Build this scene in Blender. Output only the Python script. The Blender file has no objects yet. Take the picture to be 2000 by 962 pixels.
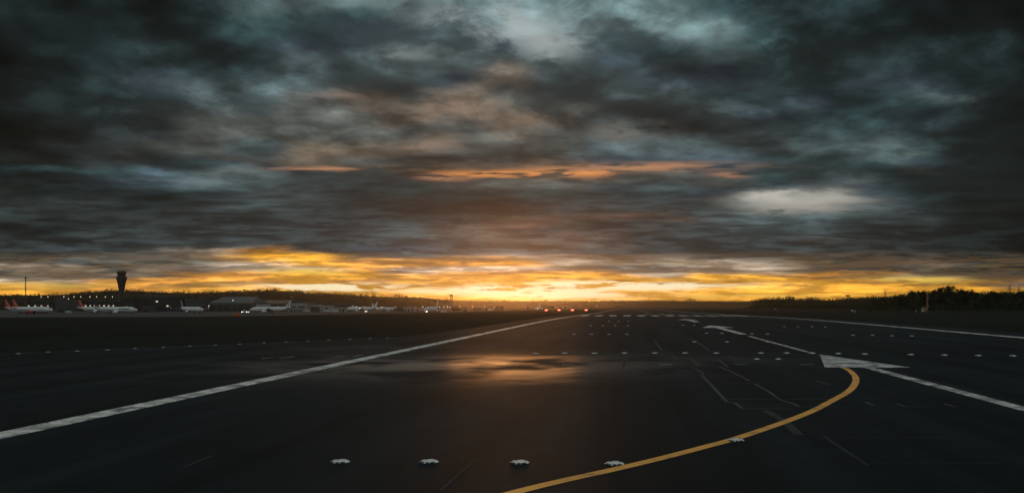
import bpy, bmesh, math, random
from mathutils import Vector, Matrix
R = math.radians
random.seed(7)
scn = bpy.context.scene
C = scn.collection

# ------------------------------------------------------------------ camera
CAM_H, F, PX0, PY0 = 2.8, 1600.0, 1141.0, 592.0
cd = bpy.data.cameras.new('camera'); cam = bpy.data.objects.new('camera', cd); C.objects.link(cam)
cam.location = (0, 0, CAM_H); cam.rotation_euler = (R(90), 0, 0)
cd.sensor_width = 36; cd.lens = 36 * F / 2000
cd.shift_x = (1000 - PX0) / 2000; cd.shift_y = (PY0 - 481) / 2000
cd.clip_start = 0.1; cd.clip_end = 40000
scn.camera = cam

# ------------------------------------------------------------------ sun, exposure
SUN_AZ = R(-4.9)      # from +Y towards +X
SUN_EL = R(1.0)
sd = bpy.data.lights.new('sun', 'SUN'); sun = bpy.data.objects.new('sun', sd); C.objects.link(sun)
sd.energy = 0.28; sd.angle = R(9); sd.color = (1.0, 0.40, 0.11)
d = Vector((math.sin(SUN_AZ) * math.cos(SUN_EL), math.cos(SUN_AZ) * math.cos(SUN_EL), math.sin(SUN_EL)))
sun.rotation_euler = d.to_track_quat('Z', 'Y').to_euler(); sun.location = (0, 0, 300)
scn.view_settings.view_transform = 'Standard'; scn.view_settings.look = 'None'
scn.view_settings.exposure = 0; scn.view_settings.gamma = 1
scn.view_settings.use_curve_mapping = False
scn.cycles.use_denoising = True
scn.cycles.max_bounces = 5; scn.cycles.volume_bounces = 0
scn.cycles.transparent_max_bounces = 8
HAZE = 0.000075

# ------------------------------------------------------------------ sky: clear evening air under a heavy cloud deck
ROWS = {
 0:  't33 t28 t42 t26 t75 t85 t95 t125 t130 t135 g160 t150 t130 t110 t78 t48 t50 t62 t35 t22 t17',
 30: 't33 t36 t38 t30 t45 t78 t75 t80 t90 g140 g170 g140 t85 t120 t85 t55 t32 t58 t32 t20 t16',
 60: 't28 t44 t42 t30 t44 t70 t62 b62 b72 g150 g185 g150 t75 b62 t110 t75 t40 t32 t26 t20 t20',
 95: 't26 t46 t55 t38 t38 t52 b62 b68 g85 g110 b95 g160 t80 t70 t90 t60 t34 t30 t38 t42 t26',
 130:'t26 t34 t52 b48 t42 t52 g78 g92 g75 g80 g90 g90 b88 g75 b68 t42 t34 t36 t52 t46 t28',
 165:'t26 t34 t40 b62 g72 g78 g105 g110 g85 b75 p125 g95 g75 b72 b60 t40 t36 b62 b66 t38 t26',
 200:'t26 t32 t34 g42 g62 g78 w95 p115 w92 p130 w90 g80 g64 g50 t48 t42 b58 t54 t70 t30 t26',
 235:'t26 t26 t32 g40 w72 w80 w95 w98 p118 p140 w105 w78 g62 g54 g55 b62 t48 t60 b56 t38 t28',
 265:'t26 g38 g42 g46 w68 w78 w92 w88 w95 w98 p110 g60 g66 g52 g60 g64 t62 t88 t58 t30 t28',
 295:'g28 g40 g44 w60 w70 g78 p105 p110 p115 w92 w90 w95 g100 g80 g62 g55 t85 t108 t45 t30 t26',
 318:'g38 g36 g44 g56 w62 w74 p110 w92 w80 w70 w72 w74 b80 b85 b92 t75 t58 t85 b60 t34 t24',
 335:'t60 t66 t62 b72 t70 b80 w85 w85 w80 p100 p105 p105 w100 w92 b82 t70 t55 t66 w58 t32 t24',
 350:'t36 t42 b58 b72 g85 t85 g75 g66 g70 w78 w85 w80 b70 g80 w85 t65 t52 t52 t42 t30 t24',
 375:'g40 t38 t38 t42 t48 g72 g72 g70 t62 t60 t62 t60 t58 t62 b70 g100 b72 b62 t42 t30 t24',
 400:'g58 g50 g48 t44 g56 g64 g58 g62 g52 g46 g52 g56 g66 g62 g66 g92 g92 b75 t46 t28 t24',
 425:'g50 g54 g62 g58 g54 g58 g58 g58 g56 g56 w72 w76 g62 w62 g72 g112 g100 g66 g52 t30 t24',
 450:'g40 t42 g60 g64 g60 g62 g60 g68 g72 w76 w86 g74 g68 g64 g68 g76 g72 g58 g48 t34 t26',
 475:'g54 g44 g56 g64 g66 g72 g72 g78 g80 g88 w90 w85 w80 g72 g68 g68 w60 g52 g46 t36 t28',
 488:'g50 g58 g64 w76 p150 o140 w82 b84 b86 g92 g94 g88 g78 g72 g66 g62 g60 g52 g46 t36 t28',
 500:'w58 w66 w82 w86 p115 y205 y185 p105 g92 w98 w105 p125 p105 p105 w78 w66 w58 w56 w52 g44 g38',
 512:'w78 w66 w72 w98 w100 p160 y190 o180 o170 o165 o175 p150 p130 p125 p140 p130 w60 w62 p95 w62 w45',
 525:'p150 p125 w78 p120 p115 p130 p165 o180 p175 p165 p165 p135 w100 w90 p130 p145 p85 w56 w55 w48 w40',
 538:'w85 p100 p125 p125 o150 o165 y215 y200 o190 o165 o175 o165 o150 p140 y190 y190 o155 o115 p125 w70 w50',
 548:'p165 p155 o150 o170 o170 o180 y200 o190 y200 o185 y205 y200 y200 y200 y205 y200 y200 o150 y190 y170 o110',
 558:'y185 o165 o150 o180 y195 y205 y225 y215 y200 y200 y220 y225 y225 y225 y220 y215 y210 y195 y200 y200 p110',
 568:'y205 y195 o165 o175 y190 y210 y210 y215 y215 y220 y230 y230 y235 y220 y215 y215 y215 y210 y200 y195 y170',
 580:'y190 y190 o170 o170 o170 y190 y200 y215 y225 y230 y240 y235 y230 y225 y215 y215 y210 y200 y190 y180 y150',
}
HUE = dict(t=(.74, 1.05, 1.09), b=(.80, 1.02, 1.13), g=(.85, 1.03, 1.06), w=(.95, 1.01, .98), p=(1.10, 1.0, .88),
           o=(1.36, .93, .42), y=(1.27, .90, .30), c=(1.04, 1.0, .72))
def lin(v):
    v = max(0, min(1.15, v / 255)); return v / 12.92 if v < .04045 else ((v + .055) / 1.055) ** 2.4

w = bpy.data.worlds.new('World'); scn.world = w; w.use_nodes = True
w.cycles.sampling_method = 'MANUAL'; w.cycles.sample_map_resolution = 1024
nt = w.node_tree; nt.nodes.clear()
class G:
    """tiny node-graph helper"""
    def __init__(s, nt): s.nt = nt
    def n(s, t, **kw):
        x = s.nt.nodes.new(t)
        for k, v in kw.items(): setattr(x, k, v)
        return x
    def put(s, sock, v):
        if v is None: return
        if isinstance(v, bpy.types.NodeSocket): s.nt.links.new(v, sock)
        else: sock.default_value = v
    def m(s, op, a, b=None, c=None, clamp=False):
        x = s.n('ShaderNodeMath', operation=op, use_clamp=clamp)
        for i, v in enumerate((a, b, c)): s.put(x.inputs[i], v)
        return x.outputs[0]
    def mr(s, v, a, b, c=0.0, e=1.0, mode='SMOOTHSTEP'):
        x = s.n('ShaderNodeMapRange', interpolation_type=mode)
        for i, q in enumerate((v, a, b, c, e)): s.put(x.inputs[i], q)
        return x.outputs[0]
    def mix(s, f, a, b, blend='MIX'):
        x = s.n('ShaderNodeMix', data_type='RGBA', blend_type=blend); x.clamp_factor = True
        s.put(x.inputs[0], f); s.put(x.inputs[6], a); s.put(x.inputs[7], b); return x.outputs[2]
    def xyz(s, a, b, c):
        x = s.n('ShaderNodeCombineXYZ')
        for i, v in enumerate((a, b, c)): s.put(x.inputs[i], v)
        return x.outputs[0]
    def noise(s, vec, scale, detail=4, rough=.5, dist=0.0, lac=2.0):
        x = s.n('ShaderNodeTexNoise'); s.put(x.inputs['Vector'], vec)
        x.inputs['Scale'].default_value = scale; x.inputs['Detail'].default_value = detail
        x.inputs['Roughness'].default_value = rough; x.inputs['Distortion'].default_value = dist
        x.inputs['Lacunarity'].default_value = lac
        return x.outputs['Fac']
    def ramp(s, f, stops, interp='EASE'):
        x = s.n('ShaderNodeValToRGB'); x.color_ramp.interpolation = interp; e = x.color_ramp.elements
        while len(e) > 1: e.remove(e[-1])
        e[0].position = stops[0][0]; e[0].color = tuple(stops[0][1]) + (1,)
        for p, c in stops[1:]: q = e.new(p); q.color = tuple(c) + (1,)
        s.put(x.inputs[0], f); return x.outputs[0]
g = G(nt)
tc = g.n('ShaderNodeTexCoord'); sp = g.n('ShaderNodeSeparateXYZ'); nt.links.new(tc.outputs['Generated'], sp.inputs[0])
dx, dy, dz = sp.outputs
hz = g.m('SQRT', g.m('ADD', g.m('MULTIPLY', dx, dx), g.m('MULTIPLY', dy, dy)))
fy = g.m('MAXIMUM', dy, g.m('MULTIPLY', hz, .35)); fy = g.m('MAXIMUM', fy, 0.02)
tx = g.m('DIVIDE', dx, fy); tz = g.m('DIVIDE', dz, fy)
# position over the cloud base: features shrink and flatten towards the horizon
zz = g.m('ADD', g.m('MAXIMUM', dz, 0.0), .045)
lg = g.m('MULTIPLY', g.m('LOGARITHM', zz, math.e), -2.0)
cpo = g.xyz(g.m('DIVIDE', dx, zz), lg, g.m('MULTIPLY', dy, 1.3))
cp = g.xyz(g.m('MULTIPLY', tx, 2.7), lg, 0.0)
up = g.mr(tz, .03, .20)                          # 0 at the horizon, 1 high up
n1 = g.noise(cp, 1.6, 5, .58, .3); n2 = g.noise(g.xyz(g.m('MULTIPLY_ADD', tx, 2.7, 31.0), lg, 4.0), 1.6, 5, .58, .3)
st = g.xyz(g.m('MULTIPLY', tx, 9.0), g.m('MULTIPLY', tz, 75.0), 0.0)
s1 = g.noise(st, 1.0, 5, .55, .6); s2 = g.noise(g.xyz(g.m('MULTIPLY', tx, 9.0), g.m('MULTIPLY', tz, 75.0), 7.7), 1.0, 5, .55, .6)
wxa = g.m('MULTIPLY', g.m('SUBTRACT', n1, .5), g.m('MULTIPLY_ADD', up, .07, .07))
wya = g.m('MULTIPLY', g.m('SUBTRACT', n2, .5), g.m('MULTIPLY_ADD', up, .07, .012))
wxa = g.m('ADD', wxa, g.m('MULTIPLY', g.m('SUBTRACT', s1, .5), g.m('MULTIPLY_ADD', up, -.13, .14)))
wya = g.m('ADD', wya, g.m('MULTIPLY', g.m('SUBTRACT', s2, .5), .014))
wx = g.m('ADD', tx, wxa); wy = g.m('ADD', tz, wya)
U = g.m('DIVIDE', g.m('ADD', g.m('MULTIPLY', wx, F), PX0), 2000.0)
Yp = g.m('SUBTRACT', PY0, g.m('MULTIPLY', wy, F))
col = None; prev = None
for y, s in ROWS.items():
    stops = []
    for i, t in enumerate(s.split()):
        L = float(t[1:]); h = HUE[t[0]]
        if t[0] == 't' and L > 80: h = (.84, 1.03, 1.04)
        stops.append((i / 20, [lin(L * k) * (.86 if y < 490 else 1.0) for k in h]))
    r = g.ramp(U, stops)
    col = r if col is None else g.mix(g.mr(Yp, prev, y), col, r)
    prev = y
# relief of the cloud base
n3 = g.noise(cp, 3.4, 9, .64, .25)
def fld(ox, oy):
    '''cloud thickness: rounded billows with creases between them'''
    X = g.m('MULTIPLY_ADD', tx, 2.7, ox); Y_ = g.m('ADD', lg, oy); o_ = None
    for sc, de, wt, z in ((1.25, 1, 1.0, 9.0), (2.9, 1, .52, 15.0), (6.6, 1, .24, 22.0), (14.0, 2, .14, 29.0)):
        n_ = g.noise(g.xyz(X, Y_, z), sc, de, .5, .35)
        b_ = g.m('MULTIPLY', g.m('ABSOLUTE', g.m('SUBTRACT', n_, .5)), 2 * wt); o_ = b_ if o_ is None else g.m('ADD', o_, b_)
    return o_
bA = fld(0.0, 0.0); bB = fld(.035, -.10)
relief = g.m('SUBTRACT', bA, bB)
n4 = g.noise(g.xyz(g.m('MULTIPLY', tx, 2.7), lg, 9.0), 1.5, 5, .5, .3)
n5 = g.noise(g.xyz(g.m('MULTIPLY', tx, 16.0), g.m('MULTIPLY', tz, 125.0), 3.0), 1.0, 7, .62, .3)
n6 = g.noise(g.xyz(g.m('MULTIPLY', tx, 5.5), g.m('MULTIPLY', tz, 38.0), 5.0), 1.0, 6, .6, .5)
# lumps with firm edges: two thresholded layers over the soft noise
e1 = g.mr(n4, .47, .56, -.28, .28); e2 = g.mr(n3, .46, .57, -.2, .2)
hi = g.m('ADD', g.m('MULTIPLY', g.m('SUBTRACT', n3, .5), 1.7), g.m('MULTIPLY', g.m('SUBTRACT', n4, .5), 2.0))
hi = g.m('MULTIPLY', g.m('ADD', hi, g.m('ADD', e1, e2)), .72)
hi = g.m('ADD', hi, g.m('ADD', g.m('MULTIPLY', g.m('SUBTRACT', bA, .36), .95), g.m('MULTIPLY', relief, 1.9)))
lo = g.m('ADD', g.m('MULTIPLY', g.m('SUBTRACT', n5, .5), 2.6), g.m('MULTIPLY', g.m('SUBTRACT', n6, .5), 2.4))
lo = g.m('ADD', lo, g.mr(n5, .46, .54, -.16, .16))
fade = g.mr(tz, .06, .22)
det = g.m('ADD', g.m('MULTIPLY', hi, fade), g.m('MULTIPLY', lo, g.m('SUBTRACT', 1.0, fade)))
gain = g.m('EXPONENT', det)
col = g.mix(1.0, col, g.xyz(gain, gain, gain), 'MULTIPLY')
# dark slivers of cloud crossing the bright band
n8 = g.noise(g.xyz(g.m('MULTIPLY', tx, 7.0), g.m('MULTIPLY', tz, 110.0), 21.0), 1.0, 8, .62, .15)
band = g.m('MULTIPLY', g.mr(tz, .012, .024), g.mr(tz, .068, .05))
col = g.mix(g.m('MULTIPLY', g.m('MULTIPLY', g.mr(n8, .50, .56), band), .62), col, (.16, .10, .055, 1))
gold = g.m('MULTIPLY', g.mr(n8, .40, .44), g.mr(n8, .50, .46))
col = g.mix(g.m('MULTIPLY', g.m('MULTIPLY', gold, band), .10), col, (.95, .55, .14, 1))
# ragged clouds lit from below: the orange streak and the bright slots on the horizon
def streak(px, py, rx, ry, colr, amt, nz, lo_, hi_):
    ex = g.m('DIVIDE', g.m('SUBTRACT', g.m('MULTIPLY', g.m('ADD', tx, g.m('MULTIPLY', g.m('SUBTRACT', s1, .5), .05)), F), px - PX0), rx)
    ey = g.m('DIVIDE', g.m('SUBTRACT', g.m('SUBTRACT', PY0, g.m('MULTIPLY', g.m('ADD', tz, g.m('MULTIPLY', g.m('SUBTRACT', s2, .5), .012)), F)), py), ry)
    d2 = g.m('ADD', g.m('MULTIPLY', ex, ex), g.m('MULTIPLY', ey, ey))
    f = g.m('EXPONENT', g.m('MULTIPLY', d2, -1.0))
    f = g.m('MULTIPLY', f, g.mr(nz, lo_, hi_))
    return g.m('MULTIPLY', f, amt), colr
OR = (.88, .34, .10, 1); PK = (.52, .25, .13, 1); WH = (1.15, .98, .62, 1); YE = (.98, .66, .12, 1); RD = (.30, .13, .07, 1); DK = (.07, .065, .05, 1)
for a in [(650, 328, 120, 5, PK, .9, n5, .40, .6), (965, 338, 100, 6, OR, 1.0, n5, .40, .56), (1090, 337, 60, 8, OR, 1.0, n5, .38, .53), (1150, 337, 45, 6, OR, .9, n5, .38, .53),
          (1250, 327, 170, 8, PK, .9, n5, .36, .55), (870, 346, 45, 6, PK, .9, n5, .36, .55), (1420, 343, 40, 4, PK, .6, n5, .36, .55),
          (1060, 447, 130, 18, RD, .38, n6, .40, .62), (1240, 425, 90, 8, RD, .35, n6, .38, .6),
          (650, 560, 130, 7, WH, 1.6, n5, .40, .50), (1070, 573, 170, 10, WH, 1.6, n5, .42, .50), (1220, 557, 190, 7, WH, 1.6, n5, .42, .50),
          (960, 566, 90, 6, WH, 1.6, n5, .40, .50), (600, 530, 90, 6, YE, .9, n5, .38, .5), (1800, 545, 80, 6, YE, .9, n5, .38, .5),
          (830, 570, 60, 3, WH, .9, s1, .3, .5), (100, 556, 160, 7, YE, .5, s1, .3, .5), (1440, 578, 160, 3, YE, .9, n5, .4, .5)]:
    f, c_ = streak(*a); col = g.mix(f, col, c_)
# single great lumps and hollows of the deck
def puff(px, py, rx, ry, c_, amt, lo_=.38, hi_=.56, nz=None, inv=False):
    ex = g.m('DIVIDE', g.m('SUBTRACT', g.m('MULTIPLY', g.m('ADD', tx, g.m('MULTIPLY', g.m('SUBTRACT', n1, .5), .14)), F), px - PX0), rx)
    ey = g.m('DIVIDE', g.m('SUBTRACT', g.m('SUBTRACT', PY0, g.m('MULTIPLY', g.m('ADD', tz, g.m('MULTIPLY', g.m('SUBTRACT', n2, .5), .07)), F)), py), ry)
    f = g.m('EXPONENT', g.m('MULTIPLY', g.m('ADD', g.m('MULTIPLY', ex, ex), g.m('MULTIPLY', ey, ey)), -1.0))
    return g.m('MULTIPLY', g.m('MULTIPLY', f, g.mr(nz or n3, lo_, hi_)), amt), c_
for a in [(985, 55, 130, 48, (.40, .45, .44, 1), .85), (1070, 95, 60, 30, (.40, .43, .42, 1), .7), (770, 8, 180, 14, (.16, .23, .23, 1), .7), (1330, 45, 70, 22, (.20, .29, .29, 1), .7),
          (780, 110, 45, 14, (.22, .26, .25, 1), .7), (985, 152, 35, 10, (.33, .30, .26, 1), .7), (915, 222, 70, 24, (.33, .24, .18, 1), .75), (840, 225, 110, 14, (.24, .19, .15, 1), .6),
          (640, 190, 60, 8, (.26, .20, .17, 1), .6), (490, 205, 40, 10, (.22, .20, .17, 1), .6), (820, 290, 60, 12, (.27, .20, .16, 1), .6), (1030, 245, 60, 20, (.22, .16, .11, 1), .6),
          (1220, 272, 80, 12, (.20, .185, .16, 1), .6), (1565, 400, 95, 17, (.34, .33, .29, 1), 1.2, .34, .44), (1530, 386, 50, 9, (.50, .49, .44, 1), 1.2, .34, .44), (1600, 396, 60, 8, (.44, .43, .38, 1), .8, .40, .48), (1650, 365, 60, 12, (.15, .17, .17, 1), .6),
          (1745, 292, 55, 10, (.17, .26, .25, 1), .8), (1700, 272, 130, 22, (.075, .11, .115, 1), .6), (1840, 185, 60, 14, (.10, .135, .135, 1), .6), (430, 345, 90, 10, (.16, .19, .19, 1), .6),
          (290, 150, 110, 12, (.065, .08, .085, 1), .5), (520, 30, 90, 40, (.065, .12, .12, 1), .5)]:
    f, c_ = puff(*a); col = g.mix(f, col, c_)
for a in [(715, 65, 100, 26, (.04, .062, .07, 1), .8), (1215, 70, 70, 36, (.045, .07, .078, 1), .85), (880, 150, 80, 22, (.065, .075, .075, 1), .6), (1250, 205, 170, 40, (.028, .04, .042, 1), .8),
          (1680, 80, 260, 36, (.0105, .017, .0165, 1), .85), (120, 70, 130, 40, (.010, .020, .021, 1), .6), (1900, 330, 130, 160, (.010, .0165, .017, 1), .75), (180, 215, 160, 26, (.012, .018, .018, 1), .7)]:
    f, c_ = puff(*a, .62, .44); col = g.mix(f, col, c_)
# the rest of the deck, overhead and behind: lighter, broken grey
n7 = g.noise(cpo, .8, 6, .6, .4)
over = g.ramp(n7, [(.25, (.11, .14, .147)), (.5, (.24, .28, .285)), (.75, (.46, .51, .51))])
out = g.m('MAXIMUM', g.mr(tz, .40, .75), g.mr(g.m('DIVIDE', dy, g.m('MAXIMUM', hz, .001)), .66, .35))
col = g.mix(out, col, over)
col = g.mix(g.mr(tz, -.004, -.02), col, (.02, .02, .018, 1))
sk = g.n('ShaderNodeTexSky', sky_type='NISHITA'); sk.sun_disc = False
sk.sun_elevation = SUN_EL; sk.sun_rotation = SUN_AZ; sk.air_density = 1.5; sk.dust_density = 3.0
bg1 = g.n('ShaderNodeBackground'); nt.links.new(sk.outputs[0], bg1.inputs[0]); bg1.inputs[1].default_value = 0.05
bg2 = g.n('ShaderNodeBackground'); nt.links.new(col, bg2.inputs[0]); bg2.inputs[1].default_value = 1.0
mx = g.n('ShaderNodeMixShader'); mx.inputs[0].default_value = .94       # thin air seen through the deck
nt.links.new(bg1.outputs[0], mx.inputs[1]); nt.links.new(bg2.outputs[0], mx.inputs[2])
wo = g.n('ShaderNodeOutputWorld'); nt.links.new(mx.outputs[0], wo.inputs[0])

# ------------------------------------------------------------------ terrain heights
ANG = math.atan2(84, 1600)       # the runway runs 3 degrees right of +Y
SA, CA = math.sin(ANG), math.cos(ANG)
def uv2xy(u, v): return u * SA + v * CA, u * CA - v * SA
def xy2uv(x, y): return x * SA + y * CA, x * CA - y * SA
ST = [-400, -100, 0, 30, 60, 90, 110] + [110 + 15 * i for i in range(1, 21)] + [430 + 40 * i for i in range(0, 36)] + [1900, 2200, 2600, 3200, 4200, 5000]
def zu_s(u):
    z = 0.0
    if u > 110:
        a = min(u, 180) - 110; z -= .5 * a * a * .0075 / 70
    if u > 180: z -= (min(u, 400) - 180) * .0068
    if u > 400: z -= (min(u, 1650) - 400) * .0043
    if u > 1650: z -= (min(u, 2600) - 1650) * .002
    return z
ZS = [zu_s(u) for u in ST]
def zu(u):
    if u <= ST[0]: return ZS[0]
    for i in range(1, len(ST)):
        if u <= ST[i]:
            t = (u - ST[i-1]) / (ST[i] - ST[i-1]); return ZS[i-1] * (1 - t) + ZS[i] * t
    return ZS[-1]
def ss(t): t = max(0, min(1, t)); return t * t * (3 - 2 * t)
def ground(x, y):
    u, v = xy2uv(x, y)
    return zu(u) - 3.0 * ss((-45 - v) / 160) * ss(u / 600)
def at(px, D): return (px - PX0) / F * D, D
def onground(px, py):
    """ground point seen at a pixel of the photo, on the level stretch"""
    D = CAM_H * F / (py - PY0)
    for _ in range(12):
        x, y = at(px, D); D = (CAM_H - ground(x, y)) * F / (py - PY0)
    return at(px, D)
def ztop(py, D): return CAM_H + (PY0 - py) * D / F

# ------------------------------------------------------------------ materials
MATS = {}
def mat(name, base, rough=.7, spec=.3, noise=None, noise2=None, metal=0, emit=None, estr=0, bump=None, alpha_noise=None):
    if name in MATS: return MATS[name]
    m = bpy.data.materials.new(name); m.use_nodes = True; t = m.node_tree; q = G(t)
    b = t.nodes['Principled BSDF']
    b.inputs['Roughness'].default_value = rough; b.inputs['Specular IOR Level'].default_value = spec
    b.inputs['Metallic'].default_value = metal
    c = tuple(base) + (1,)
    b.inputs['Base Color'].default_value = c
    if noise:
        sc, amt = noise[0], noise[1]
        tcn = q.n('ShaderNodeTexCoord'); v = tcn.outputs['Object']
        n_ = q.noise(v, sc, 6, .62, .2); f = q.mr(n_, .3, .7, 1 - amt, 1 + amt, 'LINEAR')
        if noise2:
            n2_ = q.noise(v, noise2[0], 4, .6, .1); f = q.m('MULTIPLY', f, q.mr(n2_, .3, .7, 1 - noise2[1], 1 + noise2[1], 'LINEAR'))
        t.links.new(q.mix(1.0, c, q.xyz(f, f, f), 'MULTIPLY'), b.inputs['Base Color'])
        if bump:
            bn = q.n('ShaderNodeBump'); bn.inputs['Strength'].default_value = bump[1]; bn.inputs['Distance'].default_value = bump[2]
            t.links.new(q.noise(v, bump[0], 3, .6), bn.inputs['Height']); t.links.new(bn.outputs[0], b.inputs['Normal'])
    if emit:
        b.inputs['Emission Color'].default_value = tuple(emit) + (1,); b.inputs['Emission Strength'].default_value = estr
    MATS[name] = m; return m
def asphalt(name, base, rough, spec, sheen=False):
    m = bpy.data.materials.new(name); m.use_nodes = True; t = m.node_tree; q = G(t); b = t.nodes['Principled BSDF']
    ge = q.n('ShaderNodeNewGeometry'); v = ge.outputs['Position']
    big = q.noise(v, .035, 5, .6, .5); mid = q.noise(v, .6, 5, .65, .3); fine = q.noise(v, 45, 3, .6)
    sx = q.n('ShaderNodeSeparateXYZ'); t.links.new(v, sx.inputs[0])
    lane = q.noise(q.xyz(q.m('MULTIPLY', q.m('SUBTRACT', sx.outputs[0], q.m('MULTIPLY', sx.outputs[1], .0525)), .5), q.m('MULTIPLY', sx.outputs[1], .02), 0.0), 1.0, 4, .6)
    f = q.mr(big, .3, .7, .55, 1.6, 'LINEAR'); f = q.m('MULTIPLY', f, q.mr(mid, .3, .7, .85, 1.15, 'LINEAR'))
    f = q.m('MULTIPLY', f, q.mr(fine, .3, .7, .35, 1.9, 'LINEAR')); f = q.m('MULTIPLY', f, q.mr(lane, .3, .7, .45, 1.6, 'LINEAR'))
    t.links.new(q.mix(1.0, tuple(base) + (1,), q.xyz(f, f, f), 'MULTIPLY'), b.inputs['Base Color'])
    rr = q.mr(big, .3, .7, rough - .06, rough + .06, 'LINEAR')
    t.links.new(rr, b.inputs['Roughness'])
    tot = None          # glossier coat patches, masked in to put an orange sheen on the tarmac
    for cx_, cy_, rx_, ry_, am in ((-6.0, 36.5, 7.5, 5.5, 1.05), (-12.5, 38, 4.5, 4.5, .2), (4.5, 42, 6, 5, .15), (-14, 50, 5, 5, .2)):
        ex = q.m('DIVIDE', q.m('SUBTRACT', sx.outputs[0], cx_), rx_); ey = q.m('DIVIDE', q.m('SUBTRACT', sx.outputs[1], cy_), ry_)
        e_ = q.m('MULTIPLY', q.m('EXPONENT', q.m('MULTIPLY', q.m('ADD', q.m('MULTIPLY', ex, ex), q.m('MULTIPLY', ey, ey)), -1.0)), am)
        tot = e_ if tot is None else q.m('ADD', tot, e_)
    wn = q.noise(v, .22, 4, .55, .4)
    sheen_mask = q.m('MULTIPLY', tot, q.mr(wn, .36, .6))
    b.inputs['Specular IOR Level'].default_value = spec; b.inputs['Coat IOR'].default_value = 1.4; b.inputs['Coat Roughness'].default_value = .33
    t.links.new(sheen_mask, b.inputs['Coat Weight'])
    cb = q.n('ShaderNodeBump'); cb.inputs['Strength'].default_value = 1.0; cb.inputs['Distance'].default_value = .11
    t.links.new(q.noise(v, .33, 3, .5, .3), cb.inputs['Height']); t.links.new(cb.outputs[0], b.inputs['Coat Normal'])
    bn = q.n('ShaderNodeBump'); bn.inputs['Strength'].default_value = .35; bn.inputs['Distance'].default_value = .006
    t.links.new(fine, bn.inputs['Height']); t.links.new(bn.outputs[0], b.inputs['Normal'])
    MATS[name] = m; return m
def paint(name, base, worn=.35):
    m = bpy.data.materials.new(name); m.use_nodes = True; t = m.node_tree; q = G(t); b = t.nodes['Principled BSDF']
    ge = q.n('ShaderNodeNewGeometry'); v = ge.outputs['Position']
    a = q.noise(v, 1.1, 6, .7, .6); fi = q.noise(v, 22, 4, .7)
    wv = q.m('ADD', q.m('MULTIPLY', a, .65), q.m('MULTIPLY', fi, .35))
    f = q.mr(wv, worn, worn + .16)
    c = q.mix(f, (.09, .088, .08, 1), tuple(base) + (1,))
    g2 = q.mr(a, .3, .7, .75, 1.1, 'LINEAR')
    t.links.new(q.mix(1.0, c, q.xyz(g2, g2, g2), 'MULTIPLY'), b.inputs['Base Color'])
    b.inputs['Roughness'].default_value = .55; b.inputs['Specular IOR Level'].default_value = .5
    MATS[name] = m; return m
GRASS = mat('grass', (.006, .012, .009), .95, .05, (.02, .6), (.6, .5), bump=(3, .5, .05))
HILL = mat('hill_grass', (.014, .017, .010), 1, .0, (.004, .4), (.05, .3))
RUN = asphalt('runway_asphalt', (.009, .0125, .0135), .66, .03, True)
SHO = asphalt('shoulder_asphalt', (.011, .014, .0145), .70, .03, True)
CONC = mat('taxiway_concrete', (.16, .15, .13), .85, .2, (.05, .25), (.8, .15))
APRON = mat('apron_concrete', (.055, .054, .05), .8, .2, (.02, .3), (.5, .15))
WPAINT = paint('white_paint', (.86, .82, .74), .40)
WORNW = paint('scuffed_white_paint', (.74, .72, .66), .42)
WORN = paint('worn_white_paint', (.5, .49, .46), .47)
YPAINT = paint('yellow_paint', (.97, .43, .05), .33)
SEAL = mat('pale_joint_sealant', (.06, .063, .062), .8, .2, (.8, .5))
FSEAL = mat('faded_joint_sealant', (.030, .033, .033), .8, .2, (.8, .4))
METAL = mat('cast_metal', (.74, .73, .68), .55, .5, (8, .3))
DARK = mat('dark_rubber', (.02, .02, .02), .8, .2)
GLASS = mat('dark_glass', (.015, .02, .025), .15, .5)
AWHITE = mat('aircraft_white', (.80, .79, .76), .4, .4, (.3, .06))
ARED = mat('tail_red', (.60, .05, .02), .4, .4); APINK = mat('tail_stripe', (.75, .30, .18), .4, .4)
ANAVY = mat('tail_navy', (.02, .03, .06), .4, .4); AGREY = mat('aircraft_grey', (.30, .31, .32), .5, .4)
ABLACK = mat('lettering_black', (.02, .02, .02), .5, .3)
WALLD = mat('dark_cladding', (.024, .028, .03), .6, .3, (.08, .3)); WALLG = mat('grey_cladding', (.075, .078, .075), .7, .3, (.08, .25))
WALLT = mat('pale_cladding', (.36, .34, .30), .7, .3, (.08, .2)); ROOFP = mat('pale_roof', (.085, .09, .088), .6, .4, (.05, .2))
ROOFT = mat('tan_roof', (.17, .12, .08), .8, .2, (.05, .2)); ROOFD = mat('dark_roof', (.035, .038, .04), .7, .2, (.05, .2))
TOWERM = mat('tower_cladding', (.022, .027, .03), .5, .4, (.2, .2))
STEEL = mat('galvanised_steel', (.10, .105, .105), .6, .4, (1, .2)); MASTO = mat('red_white_steel', (.42, .22, .15), .6, .3)
BARK = mat('bark', (.04, .03, .02), .9, .1, (2, .3)); LEAF = mat('leaves', (.022, .032, .014), .9, .1, (.15, .5))
PINE = mat('pine_needles', (.018, .028, .014), .9, .1, (.15, .4))
LAMPW = mat('lit_lamp', (.8, .8, .8), .5, .3, emit=(1, .90, .72), estr=3)
LAMPR = mat('lit_red_lens', (.8, .1, .05), .5, .3, emit=(1, .14, .10), estr=11)
LAND = mat('lit_landing_light', (.8, .8, .8), .5, .3, emit=(1, .95, .8), estr=9)
VANW = mat('van_white', (.5, .5, .48), .4, .4); ORNG = mat('marker_orange', (.65, .12, .02), .6, .3, (2, .2))
LITW = mat('lit_window', (.5, .45, .3), .4, .3, emit=(1, .85, .6), estr=.8)

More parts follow.
